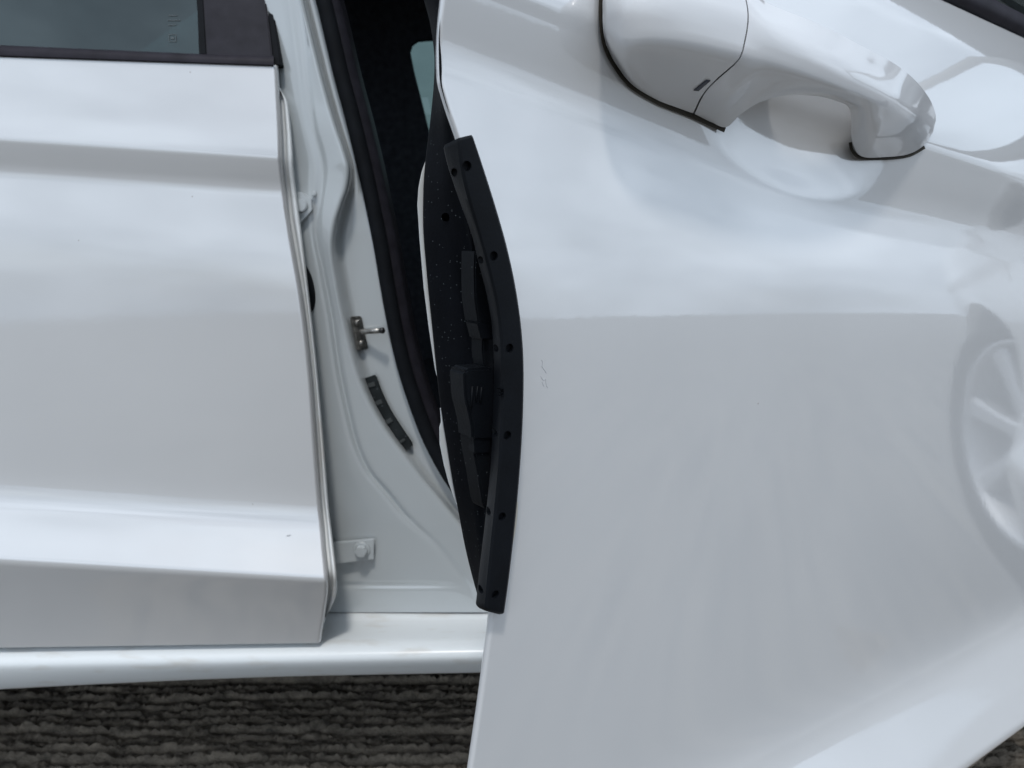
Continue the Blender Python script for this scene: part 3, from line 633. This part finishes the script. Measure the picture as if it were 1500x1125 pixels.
# ------------------------------------------------------------------ handle
HO = 0.0
def station(T, M, C, Q, Bp, offs, back):
    oT, oM, oC, oQ, oB = [0.92*o for o in offs]; oT = max(oT, 0.94*oM)
    P = lambda p, o: SP(DOORF, p[0], p[1], o)
    A = [P(T, oT), P(M, oM), P(C, oC), P(Q, oQ), P(Bp, oB)]
    return A, [P(((T[0]*.35+Bp[0]*.65), (T[1]*.35+Bp[1]*.65)), back*.92), P(((T[0]*.75+Bp[0]*.25), (T[1]*.75+Bp[1]*.25)), back*.92)]
def handle_loft(name, sts, nl, **props):
    fronts = [np.array(station(*s)[0]) for s in sts]; backs = [np.array(station(*s)[1]) for s in sts]
    fr_ = np.stack([curve([f_[k_] for f_ in fronts], nl) for k_ in range(5)], 1); bk = np.stack([curve([f_[k_] for f_ in backs], nl) for k_ in range(2)], 1)
    rows = []
    for i_ in range(nl):
        T, M, C, Q, Bp = fr_[i_]
        a = curve([T, M, C], 13); b2 = curve([C, Q, Bp], 11)
        # soften the crease a little
        a = a[:-1]; mid = C*0.5 + a[-1]*0.25 + b2[1]*0.25
        rows.append(list(a) + [mid] + list(b2[1:]) + [bk[i_][0], bk[i_][1]])
    return grid(name, rows, M_handle, FD, wrap=True, caps=True, sharp=50, **props)
cap = [((897, -60), (884, -15), (882.5, 30), (884, 48), (888, 66), (.002, .0045, .0045, .004, .002), 0.000),
       ((913, -80), (894, -15), (893, 48), (895, 70), (901, 92), (.006, .0135, .013, .010, .002), 0.0),
       ((942, -90), (920, -10), (915, 66), (918, 96), (926, 124), (.010, .023, .0220, .015, .002), 0.0),
       ((985, -84), (964, -8), (953, 65), (954, 106), (962, 146), (.014, .0305, .0295, .0150, .002), 0.0),
       ((1036, -64), (1022, 0), (1007, 69), (996, 117), (990, 157), (.018, .0345, .0335, .0165, .002), 0.0),
       ((1082, -38), (1095, 22), (1085, 85), (1035, 130), (1015, 166), (.024, .0372, .0362, .0175, .002), 0.0)]
strap = [((1084, -36), (1097, 23), (1087, 86), (1037, 131), (1017.5, 167), (.024, .0372, .0362, .0175, .002), 0.0),
         ((1118, 0), (1119, 40), (1108, 91), (1064, 142), (1042, 179), (.027, .0385, .0370, .022, .002), 0.0),
         ((1146, 14), (1143, 54), (1130, 97), (1092, 138), (1064, 186), (.029, .0392, .0375, .022, .004), 0.002),
         ((1172, 24), (1167, 65), (1152, 103), (1122, 130), (1087, 166), (.030, .0395, .0378, .026, .012), 0.012),
         ((1198, 35), (1190, 76), (1175, 109), (1148, 128), (1115, 149), (.031, .0395, .0378, .030, .020), 0.018),
         ((1228, 49), (1217, 90), (1203, 119), (1180, 130), (1152, 140), (.031, .039, .0374, .031, .024), 0.020),
         ((1260, 66), (1248, 106), (1236, 132), (1213, 138), (1190, 140), (.030, .0375, .036, .030, .024), 0.020),
         ((1287, 80), (1274, 119), (1262, 142), (1241, 147), (1222, 147), (.028, .0352, .0338, .028, .022), 0.017),
         ((1308, 92), (1295, 130), (1284, 151), (1264, 160), (1245, 161), (.026, .0332, .0318, .027, .016), 0.010),
         ((1325, 104), (1311, 141), (1300, 159), (1272, 186), (1248, 205), (.0235, .031, .0298, .0215, .005), 0.002),
         ((1339, 116), (1324, 151), (1314, 167), (1285, 203), (1262, 229), (.020, .0275, .0265, .0185, .002), 0.0),
         ((1353, 132), (1340, 163), (1330, 177), (1310, 206), (1297, 230), (.015, .0225, .0218, .0150, .002), 0.0),
         ((1364, 149), (1354, 174), (1345, 186), (1336, 207), (1330, 226), (.009, .015, .0147, .009, .002), 0.0),
         ((1370, 166), (1364, 182), (1359, 191), (1355, 204), (1352, 214), (.004, .0075, .0072, .005, .002), 0.0),
         ((1371, 177), (1369, 183), (1368, 187), (1367, 192), (1365, 197), (.001, .003, .003, .002, .001), -0.001)]
HC = handle_loft('handle_cap', cap, 70, label='fixed left cap of the door handle with a small dark slot')
HS = handle_loft('door_handle', strap, 130, label='arched white pull handle on the open front door')
# gaskets under the cap and under the handle foot
def ribbon(name, path, w_in, w_out, off, n=60):
    c = curve(path, n); rows = []
    for k_ in range(n):
        tn = c[min(k_+1, n-1)] - c[max(k_-1, 0)]; tn /= np.linalg.norm(tn); nn = np.array([-tn[1], tn[0]])
        rows.append([SP(DOORF, *(c[k_] - nn*w_in), off), SP(DOORF, *(c[k_] + nn*w_out*.6), off), SP(DOORF, *(c[k_] + nn*w_out), off - .001), SP(DOORF, *(c[k_] + nn*w_out), off - .004)])
    return grid(name, rows, M_gasket, FD)
ribbon('handle_gasket', [(1063, 188.5), (1056, 185.5), (1015, 167.5), (989, 157.5), (960, 145), (924.5, 122.5), (900.5, 91), (888, 63), (883, 22), (885, -30)], 6, 1.6, 0.0014)
ribbon('handle_gasket', [(1354, 214), (1330, 226.5), (1296, 230.5), (1262, 229.5), (1250, 220), (1247, 208)], 4, 0.9, 0.0010)
# slot in the cap: dark patch on the skin, recess shade put into colour
from mathutils.bvhtree import BVHTree
def on_mesh(o, px, py, lift):      # point of an object's skin seen at a pixel
    t_ = BVHTree.FromPolygons([v_.co for v_ in o.data.vertices], [p_.vertices for p_ in o.data.polygons])
    p_, n_, _, _ = t_.ray_cast(Vector(CAM), Vector(ray(px, py))); return np.array(p_) + lift*np.array(-Vector(ray(px, py)).normalized())
qa = [np.array(q_) for q_ in ((1016, 131.5), (1034, 117), (1040.5, 117.5), (1023, 132.5))]; sg = []
for f_ in np.linspace(0, 1, 9):
    p0, p1 = qa[0]*(1-f_) + qa[1]*f_, qa[3]*(1-f_) + qa[2]*f_
    sg.append([on_mesh(HC, *(p0*(1-g_) + p1*g_), 0.00025 if 0 <= g_ <= 1 else -0.0004) for g_ in (0.0, 0.34, 0.67, 1.0)])
grid('lock_slot_shade', sg, M_slot, FD, thick=-0.0004)
bm = None


# small flaws: scratch, stain, specks
for pth in ([(793, 527), (795, 531), (794, 537), (797, 541), (800, 546)], [(792, 551), (796, 557), (799, 555), (800, 563), (802, 568)], [(794, 560), (797, 566)]):
    c = curve(pth, 14); tube('scratch', np.array([SP(DOORF, x, y, 0.00002) for x, y in c]), 0.00011, M_scratch, FD, 6)
# brown rust stain beside the strip
rows = []
for y in np.linspace(735, 800, 14):
    h_ = 1 - ((y - 762)/40)**2; xe = float(np.interp(y, [735, 800], [757, 750])); rows.append([SP(DOORF, xe - 6, y, 0.0002), SP(DOORF, xe + 3.2*max(0.1, h_), y, 0.0002)])
grid('rust_stain', rows, M_stain, FD)
bm = bmesh.new()
for x, y, rr in [(422, 785, .0014), (425, 784, .0009)]:
    bmesh.ops.create_icosphere(bm, subdivisions=1, radius=rr, matrix=Matrix.Translation(Vector(SP(CARF, x, y, 0))) @ Matrix.Diagonal((1.5, .3, .6, 1)))
bm_obj('paint_chip', bm, M_scratch, REAR)

# front door belt moulding, window, mirror
rows = []
ubs = np.linspace(0.05, LD, 30)
for u in ubs:
    rows.append([surf(DOORF, u, lev(98), d) + Z3*z_ for d, z_ in [(-0.02, 0.0), (-0.002, 0.0025), (0.001, 0.004), (0.0022, 0.009), (0.001, 0.015), (-0.004, 0.018), (-0.02, 0.018)]])
grid('belt_moulding', rows, M_beltm, FD, wrap=True, caps=True, sharp=50)
rows = []
for u in np.linspace(0.08, LD, 12):
    p0 = surf(DOORF, u, lev(98), -0.010) + Z3*0.012
    rows.append([p0, p0 + Z3*0.36 - DOORF.N*0.13])
grid('window_pane', rows, M_glass, FD, thick=0.004)
# door mirror: housing shell, glass on the rearward side
mc = DOORF.w(0.78, 0.185, 0.15)
rows = []
for s, k_ in [(-0.004, .93), (0, 1.0), (0.02, 1.02), (0.06, .9), (0.085, .62), (0.095, .25)]:
    r_ = []
    for an in np.linspace(0, 2*math.pi, 40, endpoint=False):
        ca, sa = math.cos(an), math.sin(an); r_.append(mc + DOORF.U*s + DOORF.N*0.12*k_*np.sign(ca)*abs(ca)**.6 + Z3*0.068*k_*np.sign(sa)*abs(sa)**.6*(1 - 0.12*ca))
    rows.append(r_)
grid('mirror_housing', rows, M_housing, FD, wrap=True, caps=True)
bm = bmesh.new(); vs = []
for an in np.linspace(0, 2*math.pi, 40, endpoint=False):
    ca, sa = math.cos(an), math.sin(an); vs.append(bm.verts.new(mc - DOORF.U*0.0055 + DOORF.N*0.100*np.sign(ca)*abs(ca)**.6 + Z3*0.052*np.sign(sa)*abs(sa)**.6*(1 - .12*ca)))
f = bm.faces.new(vs); e = bmesh.ops.extrude_face_region(bm, geom=[f]); bmesh.ops.translate(bm, verts=[v_ for v_ in e['geom'] if isinstance(v_, bmesh.types.BMVert)], vec=Vector(DOORF.U*0.003))
bm_obj('mirror_glass', bm, M_mirror, FD)
tube('mirror_foot', np.array([mc + DOORF.U*0.03 + DOORF.N*s - Z3*z_ for s, z_ in ((-0.16, .075), (-0.12, .07), (-0.07, .05), (-0.02, .03))]), 0.022, M_beltm, FD, 16)

# ------------------------------------------------------------------ front wing, wheel, underbody (seen mirrored in the open door)
UW = 1.45; HW = -CZ + 0.30; RA = 0.345
rows = []
for u in np.concatenate([np.linspace(0.69, UW - RA, 14)[:-1], UW - RA*np.cos(np.linspace(0, math.pi, 60)), np.linspace(UW + RA, 2.2, 8)[1:]]):
    x = abs(u - UW); hl = CARF.hit(560, 985, 0)[1]
    if x < RA: hl = max(hl, HW + math.sqrt(max(0, RA*RA - x*x)))
    h0s = np.linspace(hl, lev(98), 50)
    def pw(h): hh = min(max(h, lh[0]), lh[-1]); return CARF.w(u, h, prof(hh)*0.8 - 0.12*max(0, (u - 1.2))**2)
    r_ = [pw(h) for h in h0s]; r_ = [r_[0] - CARF.N*0.05] + r_
    top = r_[-1]
    for s, z_ in ((.012, .012), (.04, .022), (.2, .05), (.8, .085)): r_.append(top - CARF.N*s + Z3*z_)
    rows.append(r_)
WING = grid('front_wing', rows, M_paint, CAR)
rows = []
for an in np.linspace(-0.35, math.pi + 0.35, 40): rows.append([CARF.w(UW - RA*1.0*math.cos(an), HW + RA*1.0*math.sin(an), d) for d in (-0.05, -0.3)])
grid('wheel_arch_liner', rows, M_lining, WING)
bm = bmesh.new()
WH = bpy.data.objects.new('front_wheel', None); sc.collection.objects.link(WH); WH.parent = CAR; WH.matrix_parent_inverse = Matrix.Translation(-Vector(ROOTLOC))
ST = R(17)                        # the front wheel is steered
WU = CARF.U*math.cos(ST) + CARF.N*math.sin(ST); WN = CARF.N*math.cos(ST) - CARF.U*math.sin(ST); WC = CARF.w(UW, HW, -0.09)
def ww(a, c, d): return WC + WU*a + Z3*c + WN*(d + 0.05)
def lathe(name, secs, m, seg=64):
    rows = []
    for an in np.linspace(0, 2*math.pi, seg, endpoint=False):
        rows.append([ww(r_*math.cos(an), r_*math.sin(an), d) for r_, d in secs])
    rows.append(rows[0]); return grid(name, rows, m, WH, sharp=40)
lathe('tyre', [(0.205, -0.035), (0.225, -0.022), (0.26, -0.02), (0.29, -0.035), (0.30, -0.06), (0.30, -0.17), (0.28, -0.2), (0.205, -0.2)], M_tyre)
lathe('rim', [(0.212, -0.035), (0.212, -0.024), (0.202, -0.024), (0.192, -0.034), (0.186, -0.09), (0.186, -0.19)], M_rim)
lathe('brake_disc', [(0.0, -0.12), (0.15, -0.12), (0.15, -0.14)], M_steel)
for k_ in range(7):
    an = 2*math.pi*k_/7 + .2; bm = bmesh.new(); dr_ = WU*math.cos(an) + Z3*math.sin(an); tn = -WU*math.sin(an) + Z3*math.cos(an); cw = ww(0, 0, 0); v8 = []
    for r_, hw, d0, d1 in ((0.02, 0.02, -0.04, -0.07), (0.10, 0.017, -0.036, -0.06), (0.196, 0.026, -0.030, -0.06)):
        v8.append([bm.verts.new(cw + dr_*r_ + tn*hw*s + WN*d) for s, d in ((-1, d0 - .006), (-.6, d0), (.6, d0), (1, d0 - .006), (1, d1), (-1, d1))])
    for a in range(2):
        for c2 in range(6): bm.faces.new([v8[a][c2], v8[a][(c2+1) % 6], v8[a+1][(c2+1) % 6], v8[a+1][c2]])
    bm_obj('spoke', bm, M_rim, WH)
bm = bmesh.new(); cyl(bm, ww(0, 0, -0.065), WN, 0.036, 0.030, 0.032, 28, bev=0.003); bm_obj('hub_cap', bm, M_rim, WH)
bm = bmesh.new()
def slab(bm, u0, u1, h0, h1, d0, d1):
    c = CARF.w((u0+u1)/2, (h0+h1)/2, (d0+d1)/2); box(bm, c, (CARF.U, CARF.N, Z3), (abs(u1-u0), abs(d1-d0), abs(h1-h0)), 0)
slab(bm, -1.6, 0.72, hB + 0.006, -0.37, -0.075, -1.5); slab(bm, 0.72, 1.8, hB + 0.02, -0.35, -0.33, -1.5)
bm_obj('underbody', bm, M_lining, CAR)
bm = bmesh.new(); slab(bm, -1.5, 0.9, 0.785, 0.81, -0.10, -1.40); bm_obj('roof', bm, M_paint, CAR)
